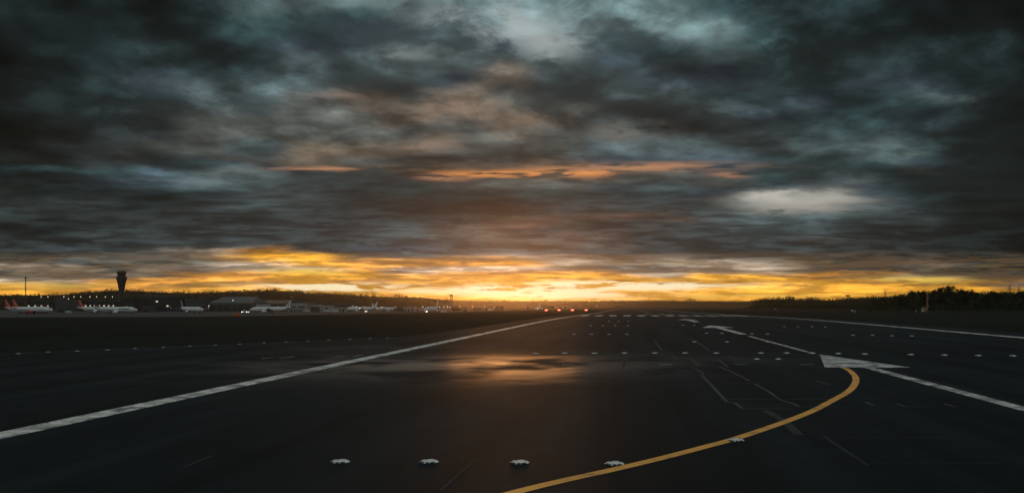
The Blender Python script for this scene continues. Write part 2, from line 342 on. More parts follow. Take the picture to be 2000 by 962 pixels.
# ------------------------------------------------------------------ mesh helpers
CACHE = {}
class MB:
    def __init__(s): s.v = []; s.f = []; s.smooth = False
    def quad(s, *p): i = len(s.v); s.v += [tuple(q) for q in p]; s.f.append(tuple(range(i, i + len(p)))); return s
    def box(s, x0, x1, y0, y1, z0, z1):
        i = len(s.v)
        s.v += [(x, y, z) for z in (z0, z1) for x, y in ((x0, y0), (x1, y0), (x1, y1), (x0, y1))]
        s.f += [tuple(i + k for k in q) for q in ((3, 2, 1, 0), (4, 5, 6, 7), (0, 1, 5, 4), (1, 2, 6, 5), (2, 3, 7, 6), (3, 0, 4, 7))]; return s
    def loft(s, rings, cap=True):
        i = len(s.v); n = len(rings[0])
        for r in rings: s.v += [tuple(p) for p in r]
        for k in range(len(rings) - 1):
            for j in range(n):
                a = i + k * n + j; b = i + k * n + (j + 1) % n; s.f.append((a, b, b + n, a + n))
        if cap: s.f.append(tuple(i + j for j in reversed(range(n)))); s.f.append(tuple(i + (len(rings) - 1) * n + j for j in range(n)))
        return s
    def tube(s, p, q, r0, r1=None, n=8):
        r1 = r0 if r1 is None else r1; p = Vector(p); q = Vector(q); d = (q - p).normalized()
        a = d.orthogonal().normalized(); b = d.cross(a)
        return s.loft([[c + (a * math.cos(2 * math.pi * k / n) + b * math.sin(2 * math.pi * k / n)) * r for k in range(n)] for c, r in ((p, r0), (q, r1))])
    def lathe(s, prof, n=16, cx=0, cy=0):
        return s.loft([[(cx + r * math.cos(2 * math.pi * k / n), cy + r * math.sin(2 * math.pi * k / n), z) for k in range(n)] for r, z in prof])
    def prism(s, pts, t, axis='y'):
        """outline in the x-z plane, thickness along y centred on 0"""
        a = [(x, -t / 2, z) for x, z in pts]; b = [(x, t / 2, z) for x, z in pts]; return s.loft([a, b])
    def build(s, name, m, parent=None, key=None, smooth=False, normals=True):
        if key is not None and key in CACHE: me = CACHE[key]
        else:
            me = bpy.data.meshes.new(name); me.from_pydata(s.v, [], s.f); me.materials.append(m)
            if normals:
                bm = bmesh.new(); bm.from_mesh(me); bmesh.ops.recalc_face_normals(bm, faces=bm.faces); bm.to_mesh(me); bm.free()
            if smooth: me.polygons.foreach_set('use_smooth', [True] * len(me.polygons))
            if key is not None: CACHE[key] = me
        o = bpy.data.objects.new(name, me); C.objects.link(o)
        if parent: o.parent = parent
        return o
def tag(o, label=None, cat=None, group=None, kind=None):
    for k, v in (('label', label), ('category', cat), ('group', group), ('kind', kind)):
        if v: o[k] = v
    return o
def thing(name, label, cat, loc=(0, 0, 0), rz=0, group=None):
    o = bpy.data.objects.new(name, None); C.objects.link(o); o.location = loc; o.rotation_euler = (0, 0, rz)
    return tag(o, label, cat, group)

# ------------------------------------------------------------------ ground, runway, pavements
vs = [-5500, -4000, -2500, -1500, -900, -600, -400, -300, -250, -205, -180, -150, -120, -90, -65, -45, -25, 0, 40, 80, 160, 300, 600, 1200, 2500, 4000, 5500]
mb = MB()
for u in ST:
    for v in vs:
        x, y = uv2xy(u, v); mb.v.append((x, y, ground(x, y)))
nv = len(vs)
for i in range(len(ST) - 1):
    for j in range(nv - 1): mb.f.append((i * nv + j, i * nv + j + 1, (i + 1) * nv + j + 1, (i + 1) * nv + j))
tag(mb.build('ground', GRASS), kind='structure')
def strip(u0, u1, v0f, v1f, dz, step=None):
    """sheet between v0(u) and v1(u), following the runway's profile"""
    us = sorted({u0, u1} | {s for s in ST if u0 < s < u1} | (set() if step is None else {u0 + step * k for k in range(int((u1 - u0) / step))}))
    m_ = MB()
    for u in us:
        for vf in (v0f, v1f):
            v = vf(u) if callable(vf) else vf; x, y = uv2xy(u, v); m_.v.append((x, y, zu(u) + dz))
    m_.f = [(2 * i, 2 * i + 1, 2 * i + 3, 2 * i + 2) for i in range(len(us) - 1)]
    return m_
def leftedge(u):
    if u < 28: return -46 - (28 - u) * 1.3
    if u < 66: return -46 + (u - 28) * .712
    return -18.9 + ss((u - 66) / 25) * 1.5
tag(strip(-90, 1560, leftedge, 38, .010, 6).build('shoulder_pavement', SHO), kind='structure')
VL, VR, VC = -13.2, 32.0, 10.35
runway = tag(strip(-90, 1545, VL - .6, VR + .6, .016).build('runway', RUN), kind='structure')
def mark(name, m_, material, label=None):
    o = m_.build(name, material, runway)
    if label: o['label'] = label
    return o
def ribbon(pts, wid, z=.020):
    """painted ribbon through ground points (x, y); wid a number or one per point"""
    m_ = MB(); n = len(pts)
    for i, (x, y) in enumerate(pts):
        a = Vector(pts[max(0, i - 1)]); b = Vector(pts[min(n - 1, i + 1)]); d_ = (b - a).normalized(); nn = Vector((-d_.y, d_.x))
        wd = (wid[i] if isinstance(wid, (list, tuple)) else wid) / 2
        for s_ in (1, -1): m_.v.append((x + nn.x * wd * s_, y + nn.y * wd * s_, zu(xy2uv(x, y)[0]) + z))
    m_.f = [(2 * i, 2 * i + 1, 2 * i + 3, 2 * i + 2) for i in range(n - 1)]
    return m_
mark('edge_line', strip(-90, 1530, VL - .36, VL + .36, .020), WPAINT, 'solid white line along the left edge of the runway')
mark('edge_line', strip(-90, 1530, VR - .45, VR + .45, .020), WPAINT, 'solid white line along the right edge of the runway')
# thin line at the far left pavement edge
mark('pavement_edge_line', strip(20, 66, lambda u: leftedge(u) + .45, lambda u: leftedge(u) + .6, .018), WORN)
# displaced threshold arrows
def arrow(u_tip, length, head, hw, sw, worn=WPAINT):
    us, m_ = u_tip - length, MB()
    m_.quad(*[(*uv2xy(u, v), zu(u) + .024) for u, v in ((us, VC + .1 - sw / 2), (us, VC + .1 + sw / 2), (u_tip - head, VC + .1 + sw / 2), (u_tip - head, VC + .1 - sw / 2))])
    m_.quad(*[(*uv2xy(u, v), zu(u) + .024) for u, v in ((u_tip - head, VC + .1 - hw / 2), (u_tip - head, VC + .1 + hw / 2), (u_tip, VC + .1))])
    return mark('arrow_marking', m_, worn)
arrow(45.2, 38, 9.0, 3.7, .48, WORNW)
arrow(104.5, 30, 10.0, 3.7, .7)
arrow(151, 28, 10, 3.7, .9)
mark('centre_line', strip(46, 70.5, VC - .12, VC + .12, .020), WPAINT)
# threshold bars
for i in range(12):
    v = VL + 1.9 + i * 3.75 + (.0 if i < 6 else 0)
    mark('threshold_bar', strip(206, 236, v - .95, v + .95, .030), WPAINT)
for k in range(2, 14):
    u = 240 + k * 60
    mark('centre_line', strip(u, u + 30, VC - .2, VC + .2, .030), WPAINT)
for u, v0, v1 in ((262, VC - 5.0, VC - 3.4), (270, VC + .4, VC + 2.2), (256, VC + 3.0, VC + 4.6)):
    mark('touchdown_mark', strip(u, u + 16 if u < 300 else u + 40, v0, v1, .030), WPAINT)
# yellow lead-in curve
YP = [(930, 985), (1010, 961.5), (1100, 939.5), (1200, 917.5), (1300, 893.5), (1380, 872.5), (1437, 857), (1500, 836), (1550, 818), (1590, 801.5), (1625, 783),
      (1652, 768), (1665, 757), (1671.5, 745), (1670, 735), (1662, 726), (1652, 720), (1642, 716.5)]
def smooth_pts(P, k=6):
    o_ = []
    for i in range(len(P) - 1):
        p0, p1, p2, p3 = P[max(0, i-1)], P[i], P[i+1], P[min(len(P)-1, i+2)]
        for j in range(k):
            t = j / k
            o_.append(tuple(.5 * ((2*b) + (c-a)*t + (2*a-5*b+4*c-d_)*t*t + (-a+3*b-3*c+d_)*t**3) for a, b, c, d_ in zip(p0, p1, p2, p3)))
    o_.append(P[-1]); return o_
mark('taxi_line', ribbon(smooth_pts([onground(*p) for p in YP]), .24, .020), YPAINT, 'yellow lead-in line curving onto the centre line')
CRACK = mat('dark_crack', (.012, .013, .013), .9, .1)
for a, b in (((1661, 733), (1676, 733.5)), ((1640, 779), (1656, 777)), ((1608, 797), (1624, 794.5)), ((1436, 866), (1448, 858))):
    mark('crack', ribbon([onground(*a), onground((a[0] + b[0]) / 2, (a[1] + b[1]) / 2 + .8), onground(*b)], .05, .022), CRACK)
# joint sealant and faded old marks
def seal(P, wd, m_=SEAL): mark('joint_seal', ribbon([onground(*p) for p in P], wd, .0185 + .0002 * random.random()), m_)
for P in [[(1348, 716.5), (1362, 722), (1375, 730.6)], [(1370, 732), (1392, 755), (1415, 780), (1420, 785.5), (1436, 787.6), (1450, 797.5)],
          [(1405, 716.5), (1435, 729), (1463, 743.5)], [(1474, 749.5), (1500, 764), (1525, 781.6), (1549, 788.5), (1561, 794.5)],
          [(1594, 744), (1621, 751.6)], [(1277.5, 664), (1285, 674), (1292.5, 684)], [(1314, 695), (1322.5, 702)], [(1350, 700), (1357, 708), (1365, 716)],
          [(1350, 661), (1365, 670), (1385, 684)], [(1401, 701), (1411, 709), (1421, 716)], [(1424, 695), (1440, 702.5)], [(1292, 640), (1305, 646)],
          [(1321, 641), (1335, 646)], [(1690, 785.5), (1706, 792)], [(1750, 788.5), (1768, 794.5)], [(1843, 789), (1864, 794.5)]]: seal(P, .10)
for P in [[(1450, 797.8), (1549, 798.2)], [(1561, 795), (1654, 795.3)], [(1463, 744), (1594, 744)], [(1418.5, 748.5), (1486, 749.2)], [(1420, 780), (1632, 780)],
          [(1450, 791), (1549, 791)], [(1768, 794.8), (1807, 794)], [(1530, 701), (1600, 702)]]: seal(P, .07, SEAL)
for P, wd in [([(1495, 802), (1528, 820), (1561, 850)], .22), ([(1609, 853), (1675, 896.5), (1696, 910)], .06), ([(1612, 855), (1870, 855)], .04), ([(1696, 905), (1960, 905)], .04),
              ([(360, 913), (415, 890)], .05), ([(862, 957), (930, 898)], .05), ([(1217, 717), (1221, 700)], .12), ([(1356, 668), (1500, 668)], .06), ([(1300, 703), (1520, 702)], .06)]: seal(P, wd, FSEAL)
for px, py, ww in ((1109, 712.5, 24), (1300, 712, 25), (1446, 711.5, 26), (1576, 712, 26), (840, 715, 20)):
    mark('position_dash', ribbon([onground(px - ww / 2, py), onground(px + ww / 2, py)], .28), WORN)
for P in [[(511, 700.5), (535, 697.5), (576, 696.5)], [(548, 700), (575, 697)], [(648, 698), (672, 694.5), (710, 693)], [(690, 697), (708, 693)]]:
    mark('faded_mark', ribbon([onground(*p) for p in P], .22), WORN)
# the orange sheen left of centre is put in by the asphalt coat
# taxiway and apron on the left
def sheet(name, corners, material, dz, n=24):
    (a, b, c, d_) = corners; m_ = MB()
    for i in range(n + 1):
        for j in range(n + 1):
            s_, t_ = i / n, j / n
            u = (a[0]*(1-s_)+b[0]*s_)*(1-t_)+(d_[0]*(1-s_)+c[0]*s_)*t_; v = (a[1]*(1-s_)+b[1]*s_)*(1-t_)+(d_[1]*(1-s_)+c[1]*s_)*t_
            x, y = uv2xy(u, v); m_.v.append((x, y, ground(x, y) + dz))
    m_.f = [(i*(n+1)+j, i*(n+1)+j+1, (i+1)*(n+1)+j+1, (i+1)*(n+1)+j) for i in range(n) for j in range(n)]
    return tag(m_.build(name, material), kind='structure')
sheet('taxiway', ((60, -262), (1700, -262), (1700, -240), (60, -240)), CONC, .06, 80)
sheet('apron', ((250, -1000), (1500, -1000), (1500, -285), (250, -285)), APRON, .05, 60)

# ------------------------------------------------------------------ hills
SKY = [(-400,575),(0,575),(60,575),(100,574.5),(130,573.5),(160,570.5),(200,567),(230,565.5),(260,566),(320,569.5),(345,569.5),(380,571),(400,570.5),(440,568.5),(470,567.5),
       (500,567),(520,565.5),(560,567),(590,569),(600,571.5),(642,572),(668,573.5),(700,576),(735,577.5),(760,578),(800,579),(840,581.5),(880,585),(940,586),(1000,586.5),
       (1140,586.5),(1200,586),(1240,585.5),(1340,586),(1440,587),(1475,585.5),(1490,583),(1530,582),(1560,584),(1590,583),(1620,585),(1650,583),(1700,580),(1740,579),(1770,576),(1800,572),(1850,568),(1900,572),(2000,572),(2400,574)]
def prof(px):
    for i in range(1, len(SKY)):
        if px <= SKY[i][0]:
            (a, ya), (b, yb) = SKY[i-1], SKY[i]; return ya + (yb - ya) * (px - a) / (b - a)
    return SKY[-1][1]
def hill(x0, x1, D, back, front, base, drop=1.5, taper=60):
    m_ = MB(); n = int((x1 - x0) / 8); cols = []
    for i in range(n + 1):
        px = x0 + (x1 - x0) * i / n
        e = min(ss((px - x0) / taper), ss((x1 - px) / taper))
        h = ztop(prof(px) + drop, D) - base; h = h * (.12 + .88 * e)
        row = []
        for k, (dd, hh) in enumerate(((-front, 0), (-front * .6, .30), (-front * .3, .68), (-front * .1, .93), (0, 1.0), (back * .35, .9), (back * .7, .5), (back, 0))):
            x, y = at(px, D); r_ = 1 + dd / D
            row.append((x * r_, y * r_, base - 1 + (h + 1) * hh))
        cols.append(row)
    for c_ in cols: m_.v += c_
    k = 8
    m_.f = [(i*k+j, (i+1)*k+j, (i+1)*k+j+1, i*k+j+1) for i in range(n) for j in range(k - 1)]
    return tag(m_.build('hills', HILL, smooth=True), kind='structure')
hill(-700, 900, 2600, 900, 700, -11)
hill(760, 1560, 4000, 900, 900, -11)
hill(1440, 2700, 1500, 400, 350, -10)

# ------------------------------------------------------------------ woods on the ridges
def leafclump(m_, c, r, size, n, flat=.7):
    for _ in range(n):
        while True:
            p = Vector((random.uniform(-1, 1), random.uniform(-1, 1), random.uniform(-1, 1)))
            if p.length < 1: break
        p = Vector((c[0] + p.x * r, c[1] + p.y * r, c[2] + p.z * r * flat))
        a = Vector((random.gauss(0, 1), random.gauss(0, 1), random.gauss(0, 1))).normalized(); b = a.orthogonal().normalized(); s_ = size * random.uniform(.6, 1.2)
        a, b = a * s_ / 2, b * s_ / 2
        m_.quad(p - a, p - b * .8, p + a, p + b * .8)
def ridge_wood(name_label, x0, x1, D, spread, size, step, amp, low=.8):
    m_ = MB(); px = x0
    while px < x1:
        for k in range(3):
            dd = random.uniform(-spread, 20); x, y = at(px + random.uniform(-2, 2), D + dd)
            top = ztop(prof(px), D); t_ = 1 if k == 0 else random.uniform(.45, .95)
            zb = -9 + (top + 9) * t_ if k else top
            leafclump(m_, (x, y, zb - size * low + random.uniform(-amp, amp) * .6), size * 1.35, size * .42, 34, .6)
        px += step
    return tag(m_.build('woodland', LEAF, normals=False), kind='stuff', label=name_label)
ridge_wood('dark wooded ridge behind the terminal', -60, 880, 2600, 350, 9, 4.5, 1.5)
ridge_wood('far low wooded ridge behind the runway end', 830, 1500, 4000, 500, 11, 5, 1.5)
ridge_wood('dark wood right of the runway', 1475, 2100, 1480, 200, 5.5, 3.5, 1.0, .45)

# ------------------------------------------------------------------ individual trees
def crown(kind, variant):
    random.seed(100 + variant); m_ = MB()
    if kind == 'pine':
        for k in range(9):
            z = .22 + .78 * k / 8; r = .22 * (1.05 - k / 8)
            for a in range(6):
                q = random.uniform(0, 6.28); leafclump(m_, (math.cos(q) * r * .6, math.sin(q) * r * .6, z), .05 + r * .4, .05, 14, .5)
    else:
        for k in range(22):
            q = random.uniform(0, 6.28); hh = random.uniform(.25, .95); rr = .34 * math.sqrt(max(.05, 1 - ((hh - .55) / .5) ** 2)) * random.uniform(.3, 1)
            leafclump(m_, (math.cos(q) * rr, math.sin(q) * rr, hh), random.uniform(.06, .13), .05, 55, .8)
    return m_
TREES = 0
def tree(px, D, ytop, label, kind='broad', wid=1.0, group=None, base=None):
    global TREES
    TREES += 1
    x, y = at(px, D); z0 = ground(x, y) if base is None else base; h = ztop(ytop, D) - z0; var = TREES % 5; random.seed(TREES * 13)
    t = thing('pine_tree' if kind == 'pine' else 'broadleaf_tree', label, 'tree', (x, y, z0), random.uniform(0, 6.28), group)
    t.scale = (h * wid, h * wid, h)
    key = ('trunk', var)
    m_ = MB()
    if key not in CACHE:
        m_.tube((0, 0, -.01), (.01, 0, .35), .028, .02, 7); m_.tube((.01, 0, .35), (-.01, .01, .8), .02, .006, 6)
        for k in range(5):
            q = random.uniform(0, 6.28); z = .28 + .09 * k; m_.tube((0, 0, z), (math.cos(q) * .24, math.sin(q) * .24, z + .2), .010, .003, 5)
    m_.build('trunk', BARK, t, key)
    key = ('crown', kind, var); cr = MB() if key in CACHE else crown(kind, var)
    cr.build('crown', PINE if kind == 'pine' else LEAF, t, key, normals=False)
    return t
TR = [(1712,579),(1726,579),(1740,577.5),(1752,576),(1763,574),(1772,570),(1781,566),(1790,564),(1800,567),(1809,568),(1818,566),(1827,565),(1836,563),(1846,558),(1855,557.5),(1863,561),(1873,563),(1884,562),
      (1893,565),(1903,569),(1912,572),(1922,576),(1932,574),(1941,567),(1950,570),(1960,572),(1970,569),(1980,571),(1990,568),(2000,568),(2012,566)]
random.seed(5)
ordn = ['first', 'second', 'third', 'fourth', 'fifth', 'sixth', 'seventh', 'eighth', 'ninth', 'tenth', 'eleventh', 'twelfth', 'thirteenth', 'fourteenth', 'fifteenth', 'sixteenth',
        'seventeenth', 'eighteenth', 'nineteenth', 'twentieth', 'twenty-first', 'twenty-second', 'twenty-third', 'twenty-fourth', 'twenty-fifth', 'twenty-sixth', 'twenty-seventh', 'twenty-eighth', 'twenty-ninth', 'thirtieth', 'thirty-first', 'thirty-second', 'thirty-third']
for i, (px, yt) in enumerate(TR):
    tree(px, 620 + (i * 37 % 110), yt, 'dark broadleaf tree, %s from the left in the tall right-hand tree belt' % ordn[i], 'broad', 1.0, 'trees in the tall belt on the right')
for i, (px, yt, kind) in enumerate([(522,561,'pine'),(578,564,'pine'),(584,564.5,'pine'),(705,573,'broad'),(716,571,'pine'),(728,570,'pine'),(732,571,'pine'),(773,574.5,'broad'),(779,575,'broad'),
                              (786,575.5,'broad'),(794,576,'broad'),(806,579,'broad'),(818,580,'pine'),(827,581,'broad')]):
    tree(px, 2560, yt, 'small %s tree on the left ridge, %s spire or tuft from the left' % ('spiky conifer' if kind == 'pine' else 'round', ordn[i]), kind, 1.0, 'trees standing out on the left ridge', base=ztop(prof(px) + 3, 2600) - 4)
for i, (px, yt, wd) in enumerate([(1340, 583.6, 1.5), (1348, 582, 1.8), (1357, 583.5, 1.5), (1540, 578, 1.3), (1548, 578.5, 1.2), (1582, 580, 1.3), (985, 584, 1), (1063, 584.4, 1), (1067, 584.6, 1)]):
    Dt = 3950 if px < 1400 else 1450
    tree(px, Dt, yt, 'round tree above the low ridge, %s such tree from the left' % ordn[[3, 4, 5, 6, 7, 8, 0, 1, 2][i]], 'broad', wd, 'trees above the low far ridge', base=ztop(prof(px) + 3, Dt) - 6)

m_ = MB(); random.seed(21)
for k in range(420):
    px = random.uniform(1695, 2120); D = random.uniform(600, 760); x, y = at(px, D); e = .25 + .75 * ss((px - 1695) / 90)
    leafclump(m_, (x, y, ground(x, y) + random.uniform(.5, 8.5) * e), 2.6, 1.5, 26, .8)
tag(m_.build('undergrowth', LEAF, normals=False), kind='stuff', label='dense dark undergrowth below the right-hand tree belt')
# ------------------------------------------------------------------ runway fittings
def inset_light(x, y, label, group, big=False):
    z = zu(xy2uv(x, y)[0]) + .020
    t = thing('inset_light', label, 'runway light', (x, y, z), 0, group)
    k = 'inset'; t.scale = (1, 1, .55)
    if not big: t.scale = (.9, .9, 1.0) if 'scattered' in label else (1.05, 1.05, .9)
    if ('body', k) not in CACHE:
        m_ = MB(); n = 24
        # low ring with notches: windows open towards -y and +y
        for q in range(n):
            a0, a1 = 2 * math.pi * q / n, 2 * math.pi * (q + 1) / n
            notch = (q % 6) in (1, 2) and (q // 6) in (2, 3, 0, 1)
            zi, zo = .045, .004 if not notch else .004
            r = [(.10, .046), (.135, .044 if not notch else .030), (.172, .004)]
            for (ra, za), (rb, zb) in zip(r[:-1], r[1:]):
                if notch and ra == .135: continue
                m_.quad((ra*math.cos(a0), ra*math.sin(a0), za), (rb*math.cos(a0), rb*math.sin(a0), zb), (rb*math.cos(a1), rb*math.sin(a1), zb), (ra*math.cos(a1), ra*math.sin(a1), za))
    else: m_ = MB()
    m_.build('light_body', METAL, t, ('body', k), normals=False)
    m_ = MB().lathe([(.0, .044), (.098, .044), (.098, .02), (0, .02)], 20) if ('lid', k) not in CACHE else MB()
    m_.build('lid', METAL, t, ('lid', k))
    m_ = MB().lathe([(.18, .0), (.18, .003), (0, .003)], 20) if ('seat', k) not in CACHE else MB()
    m_.build('base_ring', DARK, t, ('seat', k))
    if big:
        for a in (-125, -90, -55, 55, 90, 125):
            c_, s_ = math.cos(R(a)), math.sin(R(a)); q_ = lambda r_, w_, z_: (c_ * r_ - s_ * w_, s_ * r_ + c_ * w_, z_)
            MB().loft([[q_(.145, -.032, .004), q_(.145, .032, .004), q_(.145, .032, .043), q_(.145, -.032, .043)], [q_(.184, -.032, .002), q_(.184, .032, .002), q_(.178, .030, .026), q_(.178, -.030, .026)]]).build('prism_lens', GLASS, t, ('lens', a))
    return t
rows = [('nearest row of four', 903, [(664, 903), (838, 903), (1015, 904.5), (1200, 907)]),
        ('second nearest row, left barrette', 690, [(1046, 691), (1103, 690.5), (1161, 690.5), (1219.5, 690), (1279, 690), (1338, 690), (1399, 690)]),
        ('second row beside arrow head', 690, [(1486, 690), (1536.5, 690), (1586, 690), (1637.5, 691), (1689, 692)]),
        ('second nearest row, right barrette', 694, [(1779, 693), (1845, 694), (1911, 695), (1979, 695.5)]),
        ('third row, left barrette', 653, [(1121, 653), (1155.5, 653), (1189.5, 653), (1224.5, 653)]),
        ('third row near second arrow', 652, [(1380, 651), (1410, 651), (1469, 652), (1499, 652.5)]),
        ('third row, right barrette', 655, [(1666, 655), (1704, 655), (1742, 656), (1781, 656.5)]),
        ('fourth row, left barrette', 636, [(1153.5, 636), (1177.5, 636), (1201.5, 636), (1226, 636)]),
        ('fourth row, beyond the second arrow', 635, [(1334, 635), (1356, 635)]),
        ('fourth row, right barrette', 638, [(1532, 638), (1559, 638), (1586, 638.3), (1612, 638.6)]),
        ('fifth row, left barrette', 627, [(1189.5, 627), (1208, 627), (1227, 627)]),
        ('scattered centre fittings', 668, [(1356, 668), (1420, 668), (1500, 668), (1478, 702), (1520, 702)])]
for nm, _, P in rows:
    for i, (px, py) in enumerate(P):
        x, y = onground(px, py)
        inset_light(x, y, 'round metal light in the tarmac, %s from left, %s' % (ordn[i], nm), 'inset lights on the runway', py > 800)
x, y = onground(1437, 861)
inset_light(x, y, 'round metal light set in the yellow curved line', 'inset lights on the runway', True)
for i, (px, py) in enumerate([(36, 690), (94, 687), (151, 685), (210, 682.5), (264, 680), (319, 677.5), (371, 675.3), (421, 673.3), (468, 671.3), (516, 669), (559, 667), (602, 665.2), (642, 663.5), (683, 661.8), (723, 660.2), (757, 658.8)]):
    x, y = onground(px, py + 1.2)
    t = thing('edge_marker', 'low pale marker on the left pavement edge, %s from the left' % ordn[i], 'marker', (x, y, .02), .6, 'markers along the left pavement edge'); t.scale = (.65, .65, .5)
    m_ = MB().lathe([(.0, .09), (.10, .085), (.17, .03), (.20, 0)], 14) if ('em', 0) not in CACHE else MB()
    m_.build('marker_dome', AGREY, t, ('em', 0)); 
    m_ = MB().lathe([(.24, 0), (.24, .012), (0, .012)], 14) if ('emb', 0) not in CACHE else MB()
    m_.build('base_plate', STEEL, t, ('emb', 0))
# precision approach lights: four red units
for i, (px, yy) in enumerate([(1067, 610), (1092, 610), (1118, 609), (1145, 608.8)]):
    x, y = at(px, 554); z = ground(x, y)
    t = thing('approach_indicator', 'red glowing approach light unit, %s of the four left of the runway' % ordn[i], 'approach light', (x, y, z), 0, 'four red approach lights')
    m_ = MB().box(-.95, .95, -.5, .5, .45, .95) if ('ph', 0) not in CACHE else MB(); m_.build('housing', ORNG, t, ('ph', 0))
    m_ = MB().box(-.8, .8, -.56, -.50, .52, .90) if ('pl', 0) not in CACHE else MB(); m_.build('lens', LAMPR, t, ('pl', 0))
    for sx in (-1, 1):
        for sy in (-1, 1): MB().tube((sx * .75, sy * .35, -.05), (sx * .75, sy * .35, .45), .04).build('leg', STEEL, t, ('pleg', sx, sy))

# ------------------------------------------------------------------ aircraft
def ring(x, ry, rz, zc, n=16): return [(x, ry * math.cos(2 * math.pi * k / n), zc + rz * math.sin(2 * math.pi * k / n)) for k in range(n)]
def airliner(px, D, heading, label, tail=AWHITE, stripe=None, belly=None, letters=False, winglet=AWHITE, landing=False, scale=1.0, checks=False, wingm=None, py=None):
    x, y = at(px, D); z = ground(x, y) + .06
    t = thing('airliner', label, 'airliner', (x, y, z), heading, 'airliners parked on the apron')
    t.scale = (scale,) * 3
    wingm = wingm or AGREY
    R_ = 1.98
    S = [(18.8, .05, .05, 3.1), (18.3, .55, .5, 3.15), (17.2, 1.15, 1.1, 3.3), (15.6, 1.7, 1.7, 3.5), (13.6, 1.95, 2.0, 3.62), (11, R_, 2.05, 3.65), (0, R_, 2.05, 3.65), (-8, R_, 2.05, 3.65), (-11.5, 1.7, 1.75, 3.95), (-15, 1.05, 1.1, 4.5), (-18, .4, .45, 5.1), (-18.8, .15, .2, 5.25)]
    MB().loft([ring(*s) for s in S]).build('fuselage', AWHITE, t, 'fus', smooth=True)
    m_ = MB()
    for k in range(30):
        xx = 11.5 - k * .72
        for s in (-1, 1): m_.box(xx - .14, xx + .14, s * 1.95 - .06, s * 1.95 + .06, 3.95, 4.3)
    m_.build('cabin_windows', GLASS, t, 'win')
    m_ = MB()
    for s in (-1, 1): m_.quad((16.9, s * 1.05, 4.25), (16.1, s * 1.50, 4.35), (16.0, s * 1.2, 4.95), (16.6, s * .55, 4.82))
    m_.quad((16.98, .95, 4.25), (16.98, -.95, 4.25), (16.5, -.6, 4.85), (16.5, .6, 4.85))
    m_.build('cockpit_window', GLASS, t, 'cock', normals=False)
    for s in (-1, 1):
        m_ = MB(); a = [(4.2, s * 1.6, 2.65), (1.5, s * 1.6, 2.95), (-2.6, s * 1.6, 2.6), (1.5, s * 1.6, 2.3)]; b = [(-1.6, s * 17, 4.3), (-2.4, s * 17, 4.4), (-3.2, s * 17, 4.3), (-2.4, s * 17, 4.25)]
        m_.loft([a, b]); wg = m_.build('wing', wingm, t, ('wing', s, wingm.name))
        m_ = MB(); a = [(-1.7, s * 17.0, 4.22), (-2.4, s * 17.08, 4.3), (-3.2, s * 17.0, 4.3), (-2.4, s * 16.92, 4.3)]; b = [(-3.0, s * 17.5, 6.6), (-3.3, s * 17.55, 6.6), (-3.6, s * 17.5, 6.6), (-3.3, s * 17.45, 6.6)]
        m_.loft([a, b]); m_.build('winglet', winglet, wg, ('wl', s, winglet.name))
        m_ = MB(); n = 16
        m_.loft([[(xx, s * 5.75 + r * math.cos(2*math.pi*k/n), 1.75 + r * math.sin(2*math.pi*k/n)) for k in range(n)] for xx, r in ((6.2, .95), (5.9, 1.12), (4.4, 1.18), (2.6, 1.0), (1.4, .62))])
        en = m_.build('engine', AWHITE if belly is None else belly, t, ('eng', s, (belly or AWHITE).name), smooth=True)
        MB().tube((6.16, s * 5.75, 1.75), (6.24, s * 5.75, 1.75), .86, .86, 14).build('fan', DARK, en, ('fan', s))
        m_ = MB(); a = [(-14.2, s * .7, 4.9), (-15.6, s * .7, 5.05), (-17.2, s * .7, 4.95), (-15.6, s * .7, 4.85)]; b = [(-17, s * 6.2, 5.6), (-17.6, s * 6.2, 5.65), (-18.3, s * 6.2, 5.6), (-17.6, s * 6.2, 5.55)]
        m_.loft([a, b]); m_.build('tailplane', wingm, t, ('tp', s, wingm.name))
    fin = [(-11.8, 5.45), (-14.2, 6.6), (-17.6, 11.8), (-19.2, 11.8), (-17.6, 5.2)]
    f_ = MB().prism(fin, .36).build('tail_fin', tail, t, ('fin', tail.name))
    if stripe:
        for s in (-1, 1): MB().quad((-13.9, s * .19, 6.2), (-14.9, s * .19, 6.2), (-18.3, s * .19, 11.5), (-17.5, s * .19, 11.5)).build('stripe', stripe, f_, ('str', s, stripe.name), normals=False)
    if checks:
        for s in (-1, 1):
            m_ = MB()
            for i in range(5):
                for j in range(4):
                    if (i + j) % 2: continue
                    zz_ = 6.3 + i * 1.05; x0 = -14.2 - i * .75 - j * .85; m_.quad((x0, s * .19, zz_), (x0 - .7, s * .19, zz_), (x0 - 1.3, s * .19, zz_ + .8), (x0 - .6, s * .19, zz_ + .8))
            m_.build('check_pattern', ABLACK, f_, ('chk', s), normals=False)
    if letters:
        for s in (-1, 1):
            m_ = MB(); random.seed(3)
            for k in range(9):
                xx = 13.2 - k * 1.05
                m_.box(xx - .16, xx + .16, s * 2.0 - .03, s * 2.0 + .03, 3.5, 4.7)
                if k % 3 != 1: m_.box(xx - .75, xx - .16, s * 2.0 - .03, s * 2.0 + .03, 4.4 - .45 * (k % 3), 4.65 - .45 * (k % 3))
                if k % 2: m_.box(xx - .75, xx - .5, s * 2.0 - .03, s * 2.0 + .03, 3.5, 4.6)
            m_.build('lettering', ABLACK, t, ('let', s))
    for gx, gy in ((13.3, 0), (-1.6, 3.2), (-1.6, -3.2)):
        gr = MB().tube((gx, gy, .5), (gx, gy, 2.2), .12).build('landing_gear', STEEL, t, ('gear', gx, gy))
        m_ = MB()
        for s in (-.3, .3): m_.tube((gx, gy + s - .12, .5), (gx, gy + s + .12, .5), .5, .5, 14)
        m_.build('wheels', DARK, gr, ('wh', gx, gy))
    if landing: MB().tube((14.0, 0, 1.5), (14.15, 0, 1.5), .42, .42, 12).build('landing_light', LAND, t, 'll')
